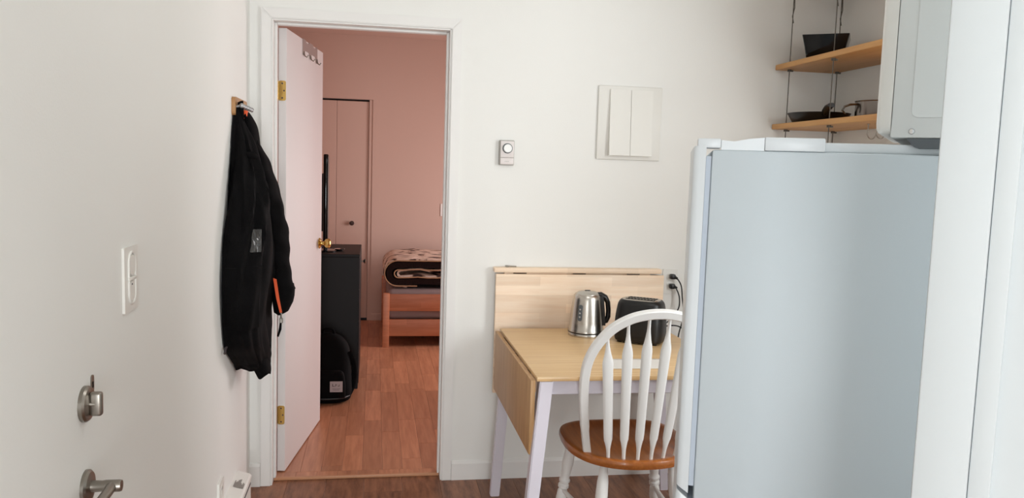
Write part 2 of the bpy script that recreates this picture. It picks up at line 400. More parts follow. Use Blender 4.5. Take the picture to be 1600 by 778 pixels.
# ------------------------------------------------------------------ partition corner at the right edge, turned like the refrigerator
PA = math.radians(40)
b = MB().box(.012, .75, .0, .12, 0, H)
pw = struct(b.build('wall_partition', M_PART, smooth=0), 'white partition end close up at the right edge', 'wall')
pw.location = (1.275, -2.57, 0); pw.rotation_euler = (0, 0, -PA)
MB().box(0, .0740, -.016, .0, 0, H, .004, 2).box(0, .012, 0, .125, 0, H, .002, 1).build('casing', M_PART, pw)
MB().box(.0745, .104, -.012, 0, 0, H, .003, 2).build('casing', M_PART, pw)

# ------------------------------------------------------------------ left wall things
# coat rack
cr = thing('coat_rack', 'short wooden coat rack with a row of silver ball pegs on the left wall', 'coat rack', (XL, -.30, 1.655))
MB().prism(rrect(-.155, .135, -.033, .036, .016), 'x', 0.0, .014).build('back_board', M_RACK, cr)
for yy in (-.130, -.078, -.028, .022, .072, .120):
    pg = MB().tube([(.012, yy, .0), (.026, yy, .003)], .0045, 10).build('peg', M_SILVER, cr)
    MB().lathe([(.0092*math.sin(a), -.0098*math.cos(a)) for a in [PI*k/9 for k in range(1, 9)]], 16, T(.034, yy, .004)).build('peg_ball', M_SILVER, pg)

# jacket hanging from the rack
jk = thing('jacket', 'black jacket with orange lining hanging from the wooden coat rack', 'jacket', (XL, -.33, .6))
def to_local(o): o.location = tuple(-v for v in jk.location); return o
#        z     xr     ynear  yfar
LV = [(1.655, -.068, -.432, -.405), (1.615, -.055, -.445, -.365), (1.575, -.040, -.462, -.305), (1.530, -.020, -.482, -.265), (1.430, .008, -.525, -.20),
      (1.330, .036, -.575, -.15), (1.255, .046, -.615, -.12), (1.155, .053, -.668, -.10), (1.080, .050, -.695, -.09), (.985, .045, -.705, -.085),
      (.930, .040, -.700, -.085), (.855, .036, -.680, -.09), (.775, .039, -.640, -.11), (.715, .036, -.540, -.14), (.675, .034, -.465, -.16),
      (.650, .034, -.42, -.18), (.632, .030, -.395, -.20)]
LVs = catmull(LV, 6); NS = 96
def body_pt(z, a, off=0):
    zs = [l[0] for l in LVs]; i = max(0, min(len(zs)-2, next((k for k in range(len(zs)-1) if zs[k+1] <= z), len(zs)-2)))
    t = 0 if zs[i] == zs[i+1] else max(0, min(1, (zs[i]-z)/(zs[i]-zs[i+1])))
    xr, yn, yf = (LVs[i][k]+(LVs[i+1][k]-LVs[i][k])*t for k in (1, 2, 3))
    x0 = XL+.004; cx, cy = x0 + (xr-x0)*.30, (yn+yf)/2
    c, s_ = math.cos(a), math.sin(a)
    px = cx + (xr-cx)*math.copysign(abs(c)**.8, c); py = cy + (yf-yn)/2*math.copysign(abs(s_)**.8, s_)
    low = min(1, max(0, (1.62-z)/.2))
    f = noise.noise(Vector((c*2.6, s_*2.6, z*1.3)))*.022 + noise.noise(Vector((c*5, s_*5, z*3.2+5)))*.020 + noise.noise(Vector((c*11, s_*11, z*9)))*.006
    q = noise.noise(Vector((a*1.7 - z*2.2, z*.7, 3)))          # long drag folds falling from the peg
    f += (.022*(1-2*abs(q*1.6)))*max(0, min(1, (z-.75)/.5))*.8
    px += c*(f*low+off); py += s_*(f*low+off)
    zz = z + (.022*noise.noise(Vector((c*2, s_*2, 9))) if z < .66 else 0)
    return (max(px, x0+.0005), py, zz)
rings = [[body_pt(l[0], 2*PI*k/NS) for k in range(NS)] for l in LVs]
def patch(name, m, a0, a1, z0, z1, off, parent, na=10, nz=10, puff=0):
    A = [[body_pt(z0+(z1-z0)*j/nz, math.radians(a0+(a1-a0)*i/na), off + puff*math.sin(PI*i/na)*math.sin(PI*j/nz)) for i in range(na+1)] for j in range(nz+1)]
    B = [[body_pt(z0+(z1-z0)*j/nz, math.radians(a0+(a1-a0)*i/na), -.006) for i in range(na+1)] for j in range(nz+1)]
    mb = MB(); va = [[mb.bm.verts.new(p) for p in r] for r in A]; vb = [[mb.bm.verts.new(p) for p in r] for r in B]
    for j in range(nz):
        for i in range(na):
            mb.bm.faces.new((va[j][i], va[j][i+1], va[j+1][i+1], va[j+1][i])); mb.bm.faces.new((vb[j][i+1], vb[j][i], vb[j+1][i], vb[j+1][i+1]))
    for j in range(nz):
        mb.bm.faces.new((va[j][0], va[j+1][0], vb[j+1][0], vb[j][0])); mb.bm.faces.new((va[j+1][na], va[j][na], vb[j][na], vb[j+1][na]))
    for i in range(na):
        mb.bm.faces.new((va[0][i+1], va[0][i], vb[0][i], vb[0][i+1])); mb.bm.faces.new((va[nz][i], va[nz][i+1], vb[nz][i+1], vb[nz][i]))
    return to_local(mb.build(name, m, parent, 50))
to_local(MB().loft(rings).build('body', M_JACKET, jk, 60))
# hem flap at the bottom
rr = []
for t, (x, y, z, rx, ry) in enumerate(catmull([(.004, -.33, .70, .034, .10), (.004, -.335, .665, .034, .085), (.006, -.34, .635, .034, .065), (.012, -.345, .615, .031, .055), (.015, -.35, .602, .027, .045)], 4)):
    rr.append([(px, py, z + .02*(py+.34)+.010*math.sin(k*.5)) for k, (px, py) in enumerate(circ(x, y, rx, ry, 32))])
to_local(MB().loft(rr).build('hem', M_JACKET, jk, 60))
# sleeve on the doorway side
def sleeve(path, name):
    rings = []
    for i, (x, y, z, rx, ry) in enumerate(catmull(path, 6)):
        ring = []
        for k, (px, py) in enumerate(circ(x, y, rx, ry, 36)):
            f = 1 + .16*noise.noise(Vector((px*22, py*22, z*9))) + .05*math.sin(z*70+k*.35)
            ring.append((x+(px-x)*f, y+(py-y)*f, z))
        rings.append(ring)
    return to_local(MB().loft(rings).build(name, M_JACKET, jk, 60))
sl = sleeve([(-.030, -.32, 1.53, .018, .04), (-.004, -.31, 1.45, .034, .065), (.018, -.30, 1.36, .042, .075), (.038, -.28, 1.26, .047, .075), (.054, -.26, 1.15, .046, .062), (.063, -.25, 1.06, .044, .058), (.070, -.245, .985, .042, .052), (.078, -.245, .935, .046, .054)], 'sleeve')
# flared cuff: open fabric edge with orange lining
cu = MB().loft([[(.080+.045*math.cos(a)*s, -.245+.05*math.sin(a)*s, z - dz*(.5-.5*math.cos(a))) for a in [2*PI*k/28 for k in range(28)]] for s, z, dz in ((.92, .955, .0), (1.02, .930, .01), (.98, .905, .03), (.86, .880, .045), (.45, .842, .02))]).build('cuff', M_JACKET, jk, 60); to_local(cu)
ol = MB().prism([(.045, .985), (.058, .98), (.070, .90), (.080, .845), (.072, .842), (.058, .90)], 'y', -.304, -.299).build('cuff_lining', M_ORANGE, jk); to_local(ol)
zp = MB().tube([(.076, -.30, .842), (.078, -.30, .815)], .0035, 8).box(.070, .084, -.303, -.297, .800, .822, .002, 1).build('zipper_pull', M_NICKEL, jk); to_local(zp)
zs = MB().tube([(.075, -.30, .802), (.073, -.30, .775), (.064, -.30, .745)], [.004, .0055, .004], 8).build('pull_cord', M_JACKET, jk); to_local(zs)
# collar, hanging loop and orange tab at the top
to_local(MB().loft([[(x+rx*math.cos(a), y+ry*math.sin(a), z+.012*math.cos(a)) for a in [2*PI*k/24 for k in range(24)]] for x, y, z, rx, ry in catmull([(-.052, -.36, 1.628, .012, .035), (-.042, -.34, 1.60, .018, .05), (-.034, -.32, 1.565, .022, .06), (-.026, -.30, 1.50, .020, .06)], 4)]).build('collar', M_JACKET, jk, 60))
to_local(MB().tube([(-.056, -.425, 1.60), (-.058, -.424, 1.645), (-.06, -.42, 1.676), (-.066, -.412, 1.672), (-.066, -.408, 1.62)], .0055, 8, flat=(1.5, .6)).build('hanging_loop', M_JACKET, jk))
to_local(MB().box(-.060, -.042, -.392, -.36, 1.612, 1.645, .004, 2).build('orange_tab', M_ORANGE, jk))
to_local(MB().tube([(-.055, -.475, 1.50), (-.035, -.49, 1.47), (-.012, -.485, 1.475), (.004, -.45, 1.465)], [.005, .010, .010, .005], 10, flat=(1, 1.6)).build('hood_fold', M_JACKET, jk, 60))
# chest pocket flap, clear pass holder
patch('pass_pocket', M_CLEAR, -66, -46, 1.125, 1.205, .004, jk, puff=.004)
patch('side_pocket', M_JACKET, -100, -42, .845, 1.075, .005, jk, puff=.010)
to_local(MB().tube([(-.076, -.60, .785), (-.078, -.665, .775), (-.076, -.68, .767), (-.080, -.665, .76)], .0045, 8).build('drawcord', M_INK, jk))

# switch on the left wall
sw = thing('light_switch', 'white dimmer switch plate with oval toggles on the left wall', 'switch', (XL, -1.768, 1.187))
MB().prism(rrect(-.050, .050, -.0735, .0705, .003), 'x', 0, .0055).build('plate', M_PLASTIC, sw)
ring_pts = rrect(-.024, .024, -.056, .058, .0235, 8)
MB().tube([(.0062, p[0], p[1]) for p in ring_pts + ring_pts[:1]], .0032, 8, cap=False).build('oval_rim', M_PLASTIC, sw)
MB().prism(rrect(-.0195, .0195, .006, .052, .018, 6), 'x', .005, .0085).build('upper_rocker', M_PLASTIC, sw)
MB().prism(rrect(-.0195, .0195, -.051, -.006, .018, 6), 'x', .005, .0075).build('lower_rocker', M_PLASTIC, sw)
MB().box(.005, .010, -.030, .030, -.004, .004, .002, 2).build('centre_band', M_PLASTIC, sw)
MB().lathe([(.002, 0), (.002, .001)], 10, T(.0075, -.003, -.013) @ RY(PI/2)).build('indicator', M_INK, sw)

# wall outlet low on the left wall
wo = thing('wall_outlet', 'white outlet plate low on the left wall above the heater', 'outlet', (XL, -.722, .254))
MB().prism(rrect(-.0425, .0425, -.057, .057, .004), 'x', 0, .009).build('plate', M_PLASTIC, wo)
for dz in (.024, -.024):
    MB().prism(rrect(-.016, .016, dz-.014, dz+.014, .006), 'x', .0085, .0105).build('socket', M_PLASTIC, wo)
    MB().box(.0102, .0110, -.008, -.006, dz-.002, dz+.007).box(.0102, .0110, .006, .008, dz-.002, dz+.007).build('slot', M_INK, wo, smooth=0)

# baseboard heater
hb = thing('baseboard_heater', 'white baseboard heater at the foot of the left wall below the jacket', 'heater', (XL, -1.05, 0))
MB().prism([(.0, .03), (.052, .03), (.055, .035), (.055, .168), (.050, .172), (.012, .172), (0, .172)], 'y', -.70, .70).build('body', M_PLASTIC, hb, 20)
MB().prism([(.0, .172), (.0, .202), (.050, .187), (.057, .180), (.057, .168), (.053, .168), (.053, .178), (.046, .182), (.006, .192), (.006, .172)], 'y', -.705, .71).build('cover', M_PLASTIC, hb, 20)
MB().box(.0545, .0562, -.69, .69, .150, .158).build('air_slot', M_INK, hb, smooth=0)
def text(body, size, m, parent, M, name='lettering', ext=.0004):
    cv = bpy.data.curves.new(name, 'FONT'); cv.body = body; cv.size = size; cv.extrude = ext; cv.align_x = 'CENTER'; cv.align_y = 'CENTER'; cv.resolution_u = 2
    o = bpy.data.objects.new('tmp_' + name, cv); C.objects.link(o)
    me = bpy.data.meshes.new_from_object(o.evaluated_get(bpy.context.evaluated_depsgraph_get())); bpy.data.objects.remove(o)
    me.transform(M); me.materials.append(m)
    q = bpy.data.objects.new(name, me); C.objects.link(q); q.parent = parent; return q

# ------------------------------------------------------------------ back wall things
th = thing('thermostat', 'small white wall thermostat with a round dial beside the doorway', 'thermostat', (1.030, 0, 1.526))
MB().box(-.035, .033, -.022, 0, -.056, .055, .003, 2).build('housing', M_TEDGE, th)
MB().box(-.030, .031, -.026, -.0222, -.022, .052, .002, 2).build('front_plate', M_THERMO, th)
MB().box(-.030, .031, -.026, -.0222, -.053, -.0232, .002, 2).build('lower_plate', M_THERMO, th)
dl = MB().lathe([(.0225, 0), (.0225, .006), (.021, .0075)], 28, T(.001, -.0255, .019) @ RX(PI/2)).build('dial', M_DKGREY, th)
MB().lathe([(.0188, .007), (.0188, .0125), (.0172, .0145)], 28, T(.001, -.0255, .019) @ RX(PI/2)).build('dial_cap', M_KNOBW, dl)
for i, (a, c) in enumerate(((-.010, -.006), (-.004, .002), (.004, .009))):
    MB().box(a, c, -.0263, -.0259, -.0405, -.0385).build('mark', M_TEDGE, th, smooth=0)

wp = thing('wall_panel', 'large white square wall cover with two tall upright leaves', 'wall panel', (1.601, 0, 1.680))
MB().box(-.152, .152, -.013, 0, -.168, .168, .004, 2).build('frame', M_PANEL, wp)
for x0, x1 in ((-.099, -.0006), (.0012, .104)):
    MB().prism([(-.013, -.151), (-.037, -.151), (-.039, -.148), (-.021, .151), (-.013, .151)], 'x', x0, x1).build('leaf', M_PANEL, wp, 20)

# duplex outlet behind the toaster
ot = thing('wall_outlet', 'white duplex outlet beside the wall table with two black plugs', 'outlet', (1.838, 0, .945))
MB().prism(rrect(-.036, .036, -.060, .058, .005), 'y', -.006, 0).build('plate', M_PLASTIC, ot)
for dz in (.024, -.022):
    MB().prism(rrect(-.017, .017, dz-.015, dz+.015, .006), 'y', -.008, -.0055).build('socket', M_PLASTIC, ot)

# folded wall-mounted table
wt = thing('wall_table', 'pale beech wall-mounted drop-leaf table hanging folded against the wall', 'table', (.985, 0, 0))
MB().box(.0, .795, -.050, -.0, .984, 1.006, .004, 2).build('ledge', M_BEECH, wt)
MB().box(.008, .808, -.048, -.030, .424, .977, .003, 2).build('drop_leaf', M_BEECH, wt)
for x in (.12, .40, .66):
    MB().tube([(x-.03, -.036, .9805), (x+.03, -.036, .9805)], .0028, 8).build('hinge', M_NICKEL, wt)
MB().box(.05, .745, -.030, -.0, .940, .984).build('wall_rail', M_BEECH, wt, smooth=0)
MB().box(.055, .07, -.028, -.008, 1.006, 1.013, .002, 1).tube([(.07, -.016, 1.010), (.105, -.018, 1.009)], .0028, 8).build('catch', M_NICKEL, wt)

# ------------------------------------------------------------------ dining table
TX0, TX1, TY0, TY1, TZ = 1.008, 1.772, -.970, -.115, .74
dt = thing('dining_table', 'small drop-leaf table with bamboo top and white splayed legs', 'table', (1.39, -.55, 0))
def dtl(o): o.location = (-1.39, .55, 0); return o
dtl(MB().box(TX0, TX1, TY0, TY1, TZ-.016, TZ, .002, 2).build('tabletop', M_BAMBOO, dt))
dtl(MB().box(TX0-.021, TX0-.004, TY0+.004, TY1, .463, TZ-.012, .002, 2).build('drop_leaf', M_LEAF, dt))
for y in (-.82, -.55, -.26): dtl(MB().box(TX0-.006, TX0+.002, y-.025, y+.025, TZ-.022, TZ-.0165).build('hinge', M_DKNOB, dt, smooth=0))
ap = MB(); z0, z1 = TZ-.068, TZ-.017
ap.box(TX0+.05, TX1-.03, TY0+.018, TY0+.038, z0, z1, .002, 1)
dtl(ap.build('apron', M_TLEG, dt))
dtl(MB().box(TX0+.05, TX1-.03, TY1-.045, TY1-.025, z0, z1, .002, 1).build('apron', M_TLEG, dt))
for x in (TX0+.052, TX1-.050):
    dtl(MB().box(x, x+.018, TY0+.039, TY1-.046, z0, z1, .002, 1).build('apron', M_TLEG, dt))
def leg(xt, yt, xb, yb):
    h = .024
    A = [(xb+sx*h*.85, yb+sy*h*.85, 0) for sx, sy in ((-1,-1),(1,-1),(1,1),(-1,1))]
    Bq = [(xt+sx*h, yt+sy*h, TZ-.0165) for sx, sy in ((-1,-1),(1,-1),(1,1),(-1,1))]
    mb = MB().loft([A, Bq]); bmesh.ops.bevel(mb.bm, geom=[e for e in mb.bm.edges if abs((e.verts[0].co-e.verts[1].co).z) > .3], offset=.004, segments=2, affect='EDGES')
    dtl(mb.build('leg', M_TLEG, dt))
leg(1.042, -.950, .968, -1.015); leg(1.742, -.950, 1.80, -1.015); leg(1.046, -.150, .992, -.195); leg(1.736, -.150, 1.782, -.195)

# sheet of paper on the tabletop
mb = MB(); nx, ny = 12, 8; g = []
for j in range(ny+1):
    row = []
    for i in range(nx+1):
        u, v = i/nx, j/ny
        x = 1.300 + .235*u - .030*(1-v) + .02*v; y = -.868 + .150*v - .004*u
        z = TZ+.0006 + .004*max(0, u-.82)**1.0*5*.5*(1-abs(2*v-1)) + .0005*math.sin(u*9)**2
        row.append(mb.bm.verts.new((x, y, z)))
    g.append(row)
for j in range(ny):
    for i in range(nx): mb.bm.faces.new((g[j][i], g[j][i+1], g[j+1][i+1], g[j+1][i]))
ps = mb.build('paper_sheet', M_PAPER); tag(ps, 'white sheet of paper lying flat on the bamboo tabletop', 'paper')
so = ps.modifiers.new('thickness', 'SOLIDIFY'); so.thickness = .0006; so.offset = 1

# kettle
kt = thing('kettle', 'brushed steel electric kettle with black handle on the table', 'kettle', (1.366, -.262, TZ))
MB().lathe([(.078, .0), (.0785, .004), (.0785, .011), (.076, .015)], 40).build('power_base', M_STEEL, kt)
MB().lathe([(.0775, .0155), (.0772, .030), (.0760, .032), (.0735, .06), (.0690, .11), (.0630, .160), (.0590, .176), (.054, .181)], 44).build('body', M_STEEL, kt)
MB().lathe([(.0765, .0150), (.0790, .0155), (.0790, .0190), (.0765, .0200)], 44).build('seam_ring', M_BLACK, kt)
ld = MB().lathe([(.0545, .1805), (.053, .184), (.040, .192), (.018, .196), (.004, .1965)], 40).build('lid', M_STEEL, kt)
MB().box(-.012, .012, -.006, .006, .1945, .199, .002, 2).build('lid_catch', M_BLACK, ld)
ha = math.radians(-12)
HM = RZ(ha)
mb = MB().tube([HM @ Vector(p) for p in ((.040, 0, .178), (.058, 0, .180), (.078, 0, .170), (.090, 0, .148), (.094, 0, .116), (.094, 0, .086), (.086, 0, .066), (.068, 0, .058))], [.014, .015, .0145, .013, .0125, .013, .013, .012], 14, flat=(1.15, .85))
mb.build('handle', M_BLACK, kt)
mb = MB().loft([[HM @ Vector(p) for p in ((rr-.004, -w, z), (rr+.010, -w, z), (rr+.010, w, z), (rr-.004, w, z))] for rr, w, z in ((.073, .020, .048), (.068, .021, .11), (.060, .020, .176))])
mb.build('handle_mount', M_BLACK, kt)
GM = RZ(math.radians(-128))
mb = MB()
gp = rrect(-.0095, .0095, .072, .142, .009)
def rad_at(z):
    pr = [(.0735, .06), (.0690, .11), (.0630, .160)]
    for (r0, a), (r1, c) in zip(pr, pr[1:]):
        if a <= z <= c: return r0 + (r1-r0)*(z-a)/(c-a)
    return .07
mb.loft([[GM @ Vector((rad_at(z)-.002, y, z)) for y, z in gp], [GM @ Vector((rad_at(z)+.0035, y*.92, z)) for y, z in gp]])
gw = mb.build('water_window', M_DKGREY, kt)
for z in (.09, .106, .122):
    mb = MB(); mb.lathe([(.0042, 0), (.0042, .001)], 10, GM @ T(rad_at(z)+.0034, 0, z) @ RY(PI/2)); mb.build('level_mark', M_CHROME, gw)
# cord of the kettle and its plug
def plug(parent, org, z):
    ox, oy, oz = org
    p = MB().box(1.832-ox, 1.856-ox, -.036-oy, -.0085-oy, z-.012-oz, z+.012-oz, .005, 2).tube([(1.850-ox, -.028-oy, z-oz), (1.862-ox, -.040-oy, z-.006-oz)], [.008, .005], 10)
    return p.build('plug', M_BLACK, parent)
def cord(parent, org, pts):
    P = [Vector(q)-Vector(org) for q in pts]
    P = [Vector(t) for t in catmull([tuple(p) for p in P], 6)]
    return MB().tube(P, .0032, 8).build('power_cord', M_BLACK, parent)
ko = (1.366, -.262, TZ)
c1 = cord(kt, ko, [(1.857, -.034, .920), (1.872, -.046, .880), (1.872, -.052, .83), (1.85, -.055, .79), (1.825, -.058, .765), (1.790, -.075, .749), (1.72, -.14, .7445), (1.60, -.20, .7437), (1.52, -.23, .7437), (1.442, -.255, .7445)])
plug(c1, ko, .923)

# toaster
tA = math.radians(-34)
ts = thing('toaster', 'black two-slot toaster beside the kettle behind the chair back', 'toaster', (1.567, -.400, TZ), tA)
rings = []
for hx, hy, z in catmull([(.120, .078, .006), (.129, .086, .012), (.133, .089, .04), (.132, .088, .09), (.126, .083, .135), (.119, .076, .165), (.110, .067, .178), (.104, .061, .181)], 3):
    rings.append([(x, y, z) for x, y in circ(0, 0, hx*.79, hy*.90, 44, 3.6)])
MB().loft(rings).build('body', M_BLACK, ts)
tp = MB().loft([[(x, y, .1805) for x, y in circ(0, 0, .080, .052, 44, 3.2)], [(x, y, .1835) for x, y in circ(0, 0, .077, .049, 44, 3.2)]]).build('top_plate', M_STEEL, ts)
for sy in (-.021, .021):
    st = MB().box(-.063, .063, sy-.013, sy+.013, .1822, .1845, .001, 1).build('slot', M_GAP, tp)
    b = MB()
    for k in range(9): b.tube([(-.056+k*.014, sy-.012, .1852), (-.056+k*.014, sy+.012, .1852)], .001, 6)
    b.build('slot_wire', M_NICKEL, st)
MB().box(.098, .114, -.018, .018, .105, .122, .004, 2).build('lever', M_BLACK, ts)
for sx in (-.075, .075):
    for sy in (-.045, .045): MB().lathe([(.010, 0), (.012, .008)], 12, T(sx, sy, 0)).build('foot', M_BLACK, ts)
# its cord: lies partly behind the chair back, runs up to the upper plug
c2 = MB()
Ms = (T(1.567, -.400, TZ) @ RZ(tA)).inverted()
pts = [Ms @ Vector(p) for p in catmull([(1.860, -.036, .965), (1.878, -.050, .93), (1.884, -.058, .87), (1.890, -.062, .82), (1.888, -.066, .77), (1.868, -.075, .700), (1.86, -.085, .62), (1.88, -.085, .56), (1.915, -.080, .58), (1.92, -.080, .66), (1.90, -.085, .715), (1.855, -.095, .745), (1.80, -.11, .750), (1.755, -.14, .7437), (1.72, -.24, .7437), (1.69, -.34, .75)], 6)]
c2 = MB().tube(pts, .0032, 8).build('power_cord', M_BLACK, ts)
b = MB().box(1.832, 1.856, -.036, -.0085, .957, .981, .005, 2).tube([(1.850, -.028, .969), (1.862, -.040, .962)], [.008, .005], 10)
bmesh.ops.transform(b.bm, matrix=Ms, verts=b.bm.verts); b.build('plug', M_BLACK, c2)

# ------------------------------------------------------------------ dining chair
ch = thing('dining_chair', 'white arrow-back dining chair with honey oak seat pushed under the table', 'chair', (1.392, -.80, 0))
def cl(o): o.location = (0, 0, 0); return o
SZ = .455
def seat_poly(s=1.0, n=64):
    out = []
    for k in range(n):
        a = 2*PI*k/n; c, s_ = math.cos(a), math.sin(a)
        if s_ > 0:
            p = 3.4; rx, ry = .236, .245
        else:
            p = 2.35; rx, ry = .234, .250
        x = rx*math.copysign(abs(c)**(2/p), c); y = ry*math.copysign(abs(s_)**(2/p), s_)
        x *= 1 - .05*max(0, -y/.25)
        out.append((x*s, y*s))
    return out
rings = []
for s, z in ((.93, SZ-.033), (.985, SZ-.030), (1.0, SZ-.018), (1.0, SZ-.010), (.988, SZ-.003), (.965, SZ), (.90, SZ-.001)):
    rings.append([(x, y, z) for x, y in seat_poly(s)])
for s, d in ((.78, .006), (.55, .010), (.25, .010), (.06, .009)):
    rings.append([(x, y-.0, SZ-.001-d) for x, y in seat_poly(s)])
cl(MB().loft(rings).build('seat', M_SEAT, ch))
# bow
bow = []
BW = .222
for k in range(41):
    t = k/40
    if t < .5: u = t*2
    else: u = (1-t)*2
    pass
half = [(.180, -.118, SZ-.012), (.196, -.140, .52), (.211, -.170, .60), (.224, -.200, .68), (.230, -.228, .755), (.224, -.250, .82), (.200, -.272, .880), (.157, -.290, .934), (.102, -.302, .968), (.050, -.308, .983)]
pathL = [(-x, y, z) for x, y, z in half] + [(0, -.309, .987)] + [(x, y, z) for x, y, z in reversed(half)]
P = [Vector(p) for p in catmull(pathL, 4)]
mb = MB(); rings = []
nP = len(P)
for i, p in enumerate(P):
    t = (P[min(i+1, nP-1)]-P[max(i-1, 0)]).normalized()
    nrm = Vector((0, .965, .26)).normalized()      # front-back direction of the raked back
    nrm = (nrm - t*nrm.dot(t)).normalized(); side = t.cross(nrm)
    wd = .0155 if 5 < i < nP-6 else .0135
    rings.append([p + side*a*wd + nrm*c*.0125 for a, c in ((-1, -.7), (-.75, -1), (.75, -1), (1, -.7), (1, .7), (.75, 1), (-.75, 1), (-1, .7))])
mb.loft(rings); cl(mb.build('bow', M_WHITE, ch))
# arrow spindles
def spindle(xb, yb, xt, yt, zt):
    prof = [(0, .0065, .0055), (.08, .0075, .006), (.14, .0125, .006), (.19, .0160, .0055), (.45, .0172, .0055), (.72, .0188, .0055), (.79, .0185, .0055), (.86, .0110, .0055), (.93, .0062, .005), (1.0, .0056, .005)]
    a = Vector((xb, yb, SZ-.008)); e = Vector((xt, yt, zt)); d = (e-a)
    t = d.normalized(); nrm = Vector((0, 1, .2)); nrm = (nrm-t*nrm.dot(t)).normalized(); side = t.cross(nrm)
    rings = []
    for s, wv, tv, in catmull(prof, 3):
        p = a + d*s
        rings.append([p + side*math.cos(q)*wv + nrm*math.sin(q)*tv for q in [2*PI*k/12 for k in range(12)]])
    return cl(MB().loft(rings).build('spindle', M_WHITE, ch))
for xb, yb, xt, yt, zt in ((.122, -.188, .172, -.284, .913), (.072, -.207, .106, -.299, .956), (.024, -.217, .036, -.307, .973)):
    spindle(-xb, yb, -xt, yt, zt); spindle(xb, yb, xt, yt, zt)
# turned legs and stretchers
def turned(a, e, name='leg'):
    a, e = Vector(a), Vector(e); L = (a-e).length
    prof = [(0, .0125), (.05, .0135), (.20, .0175), (.36, .0215), (.44, .0195), (.46, .0145), (.475, .0215), (.50, .0215), (.515, .0150), (.53, .0215), (.55, .0225), (.57, .0170), (.60, .0175), (.72, .0225), (.84, .0205), (.94, .0150), (1, .0135)]
    q = (a-e).to_track_quat('Z', 'Y').to_matrix().to_4x4()
    return cl(MB().lathe([(r, s*L) for s, r in prof], 18, T(*e) @ q).build(name, M_WHITE, ch))
LT = [((-.165, .150, .424), (-.212, .205, 0)), ((.165, .150, .424), (.212, .205, 0)), ((-.125, -.155, .424), (-.170, -.235, 0)), ((.125, -.155, .424), (.170, -.235, 0))]
for a, e in LT: turned(a, e)
def lp(i, z):
    a, e = map(Vector, LT[i]); return e + (a-e)*(z/.424)
def stretch(p, q):
    d = q-p; prof = [(.0, .008), (.15, .009), (.4, .0125), (.5, .0140), (.6, .0125), (.85, .009), (1, .008)]
    cl(MB().tube([p+d*s for s, r in prof], [r for s, r in prof], 12).build('stretcher', M_WHITE, ch))
s1, s2 = lp(0, .19), lp(2, .19); stretch(s1, s2); s3, s4 = lp(1, .19), lp(3, .19); stretch(s3, s4)
stretch((s1+s2)/2, (s3+s4)/2)

# ------------------------------------------------------------------ refrigerator
FA = math.radians(21.5)
fr = thing('refrigerator', 'white two-door refrigerator turned so its plain side faces the room', 'refrigerator', (1.139, -2.05, 0), -FA)
FH = 1.508
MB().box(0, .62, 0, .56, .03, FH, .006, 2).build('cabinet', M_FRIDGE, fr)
for x in (.05, .56):
    for y in (.05, .50): MB().lathe([(.018, 0), (.018, .031)], 12, T(x, y, 0)).build('foot', M_DKGREY, fr)
MB().box(-.011, -.0005, .008, .552, .777, 1.494).box(-.011, -.0005, .008, .552, .06, .742).build('gasket', M_GASKET, fr, smooth=0)
def fdoor(z0, z1, cut_low, cut_high):
    # plan profile: near side, bowed front
    n = 18; plan = []
    plan += [(-.0115, .001)]
    for k in range(7):
        a = PI/2*k/6; plan.append((-.024-.014*math.sin(a), .012-.011*math.cos(a)))
    for k in range(1, n): plan.append((-.038-.004*math.sin(PI*k/n), .012+.536*k/n))
    for k in range(7):
        a = PI/2*k/6; plan.append((-.024-.014*math.cos(a), .548+.011*math.sin(a)))
    plan += [(-.0115, .559)]
    mb = MB(); rings = []
    def zz(x, base, cut): return base + cut*max(0, (-x-.0115))/.028
    rings.append([(x*.99-.0003, y, zz(x, z0, cut_low)) for x, y in plan])
    rings.append([(x, y, zz(x, z0+.004, cut_low)) for x, y in plan])
    rings.append([(x, y, zz(x, z1-.006, cut_high)) for x, y in plan])
    rings.append([(-.022+(x+.022)*.86, .28+(y-.28)*.992, zz(x, z1, cut_high)) for x, y in plan])
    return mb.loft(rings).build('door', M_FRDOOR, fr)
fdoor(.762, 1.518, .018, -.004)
fdoor(.05, .750, 0, .018)
MB().box(-.030, .018, .004, .060, FH+.003, 1.531, .003, 2).build('hinge_cover', M_FRDOOR, fr)
MB().prism([(.0185, FH), (.105, FH), (.105, 1.535), (.075, 1.532), (.045, 1.526), (.0185, 1.528)], 'y', .006, .018).build('top_cover', M_FRDOOR, fr, 25)
MB().box(.1055, .224, .002, .018, FH, 1.536, .003, 2).build('top_cover', M_FRDOOR, fr)
MB().box(.2245, .615, .020, .555, FH, 1.528, .003, 2).build('top_plate', M_FRDOOR, fr)

# microwave on the refrigerator
MA = math.radians(38)
mw = thing('microwave', 'white microwave oven standing on top of the refrigerator', 'microwave', (1.471, -2.159, 1.508), -MA)
mz0, mz1 = .033, .345
MB().box(0, .33, 0, .44, mz0, mz1, .004, 2).build('body', M_MICRO, mw)
rings = [[(x, y, z) for y, z in [(y0*1.0, z0) for y0, z0 in rrect(.0005-e, .4395+e, mz0+.008-e, mz1-.002+e, .02, 6)]] for x, e in ((-.0005, 0), (-.020, 0), (-.025, -.003), (-.028, -.009))]
MB().loft(rings).build('door', M_MDOOR, mw)
pts = rrect(.036, .30, .074, .320, .012)
MB().prism(pts, 'y', -.0022, .001).build('side_panel', M_MICRO, mw)
MB().lathe([(.0062, 0), (.0062, .001), (.0048, .003), (.002, .0037)], 16, T(.0385, -.0002, .046) @ RX(PI/2)).build('screw', M_CHROME, mw)
FT = [(.030, mz0-.0005), (.036, .024), (.045, .0155), (.054, .012), (.11, .012), (.118, .02), (.12, mz0-.0005)]
MB().prism(FT, 'y', .0015, .018).build('base_moulding', M_DKGREY, mw, 25)
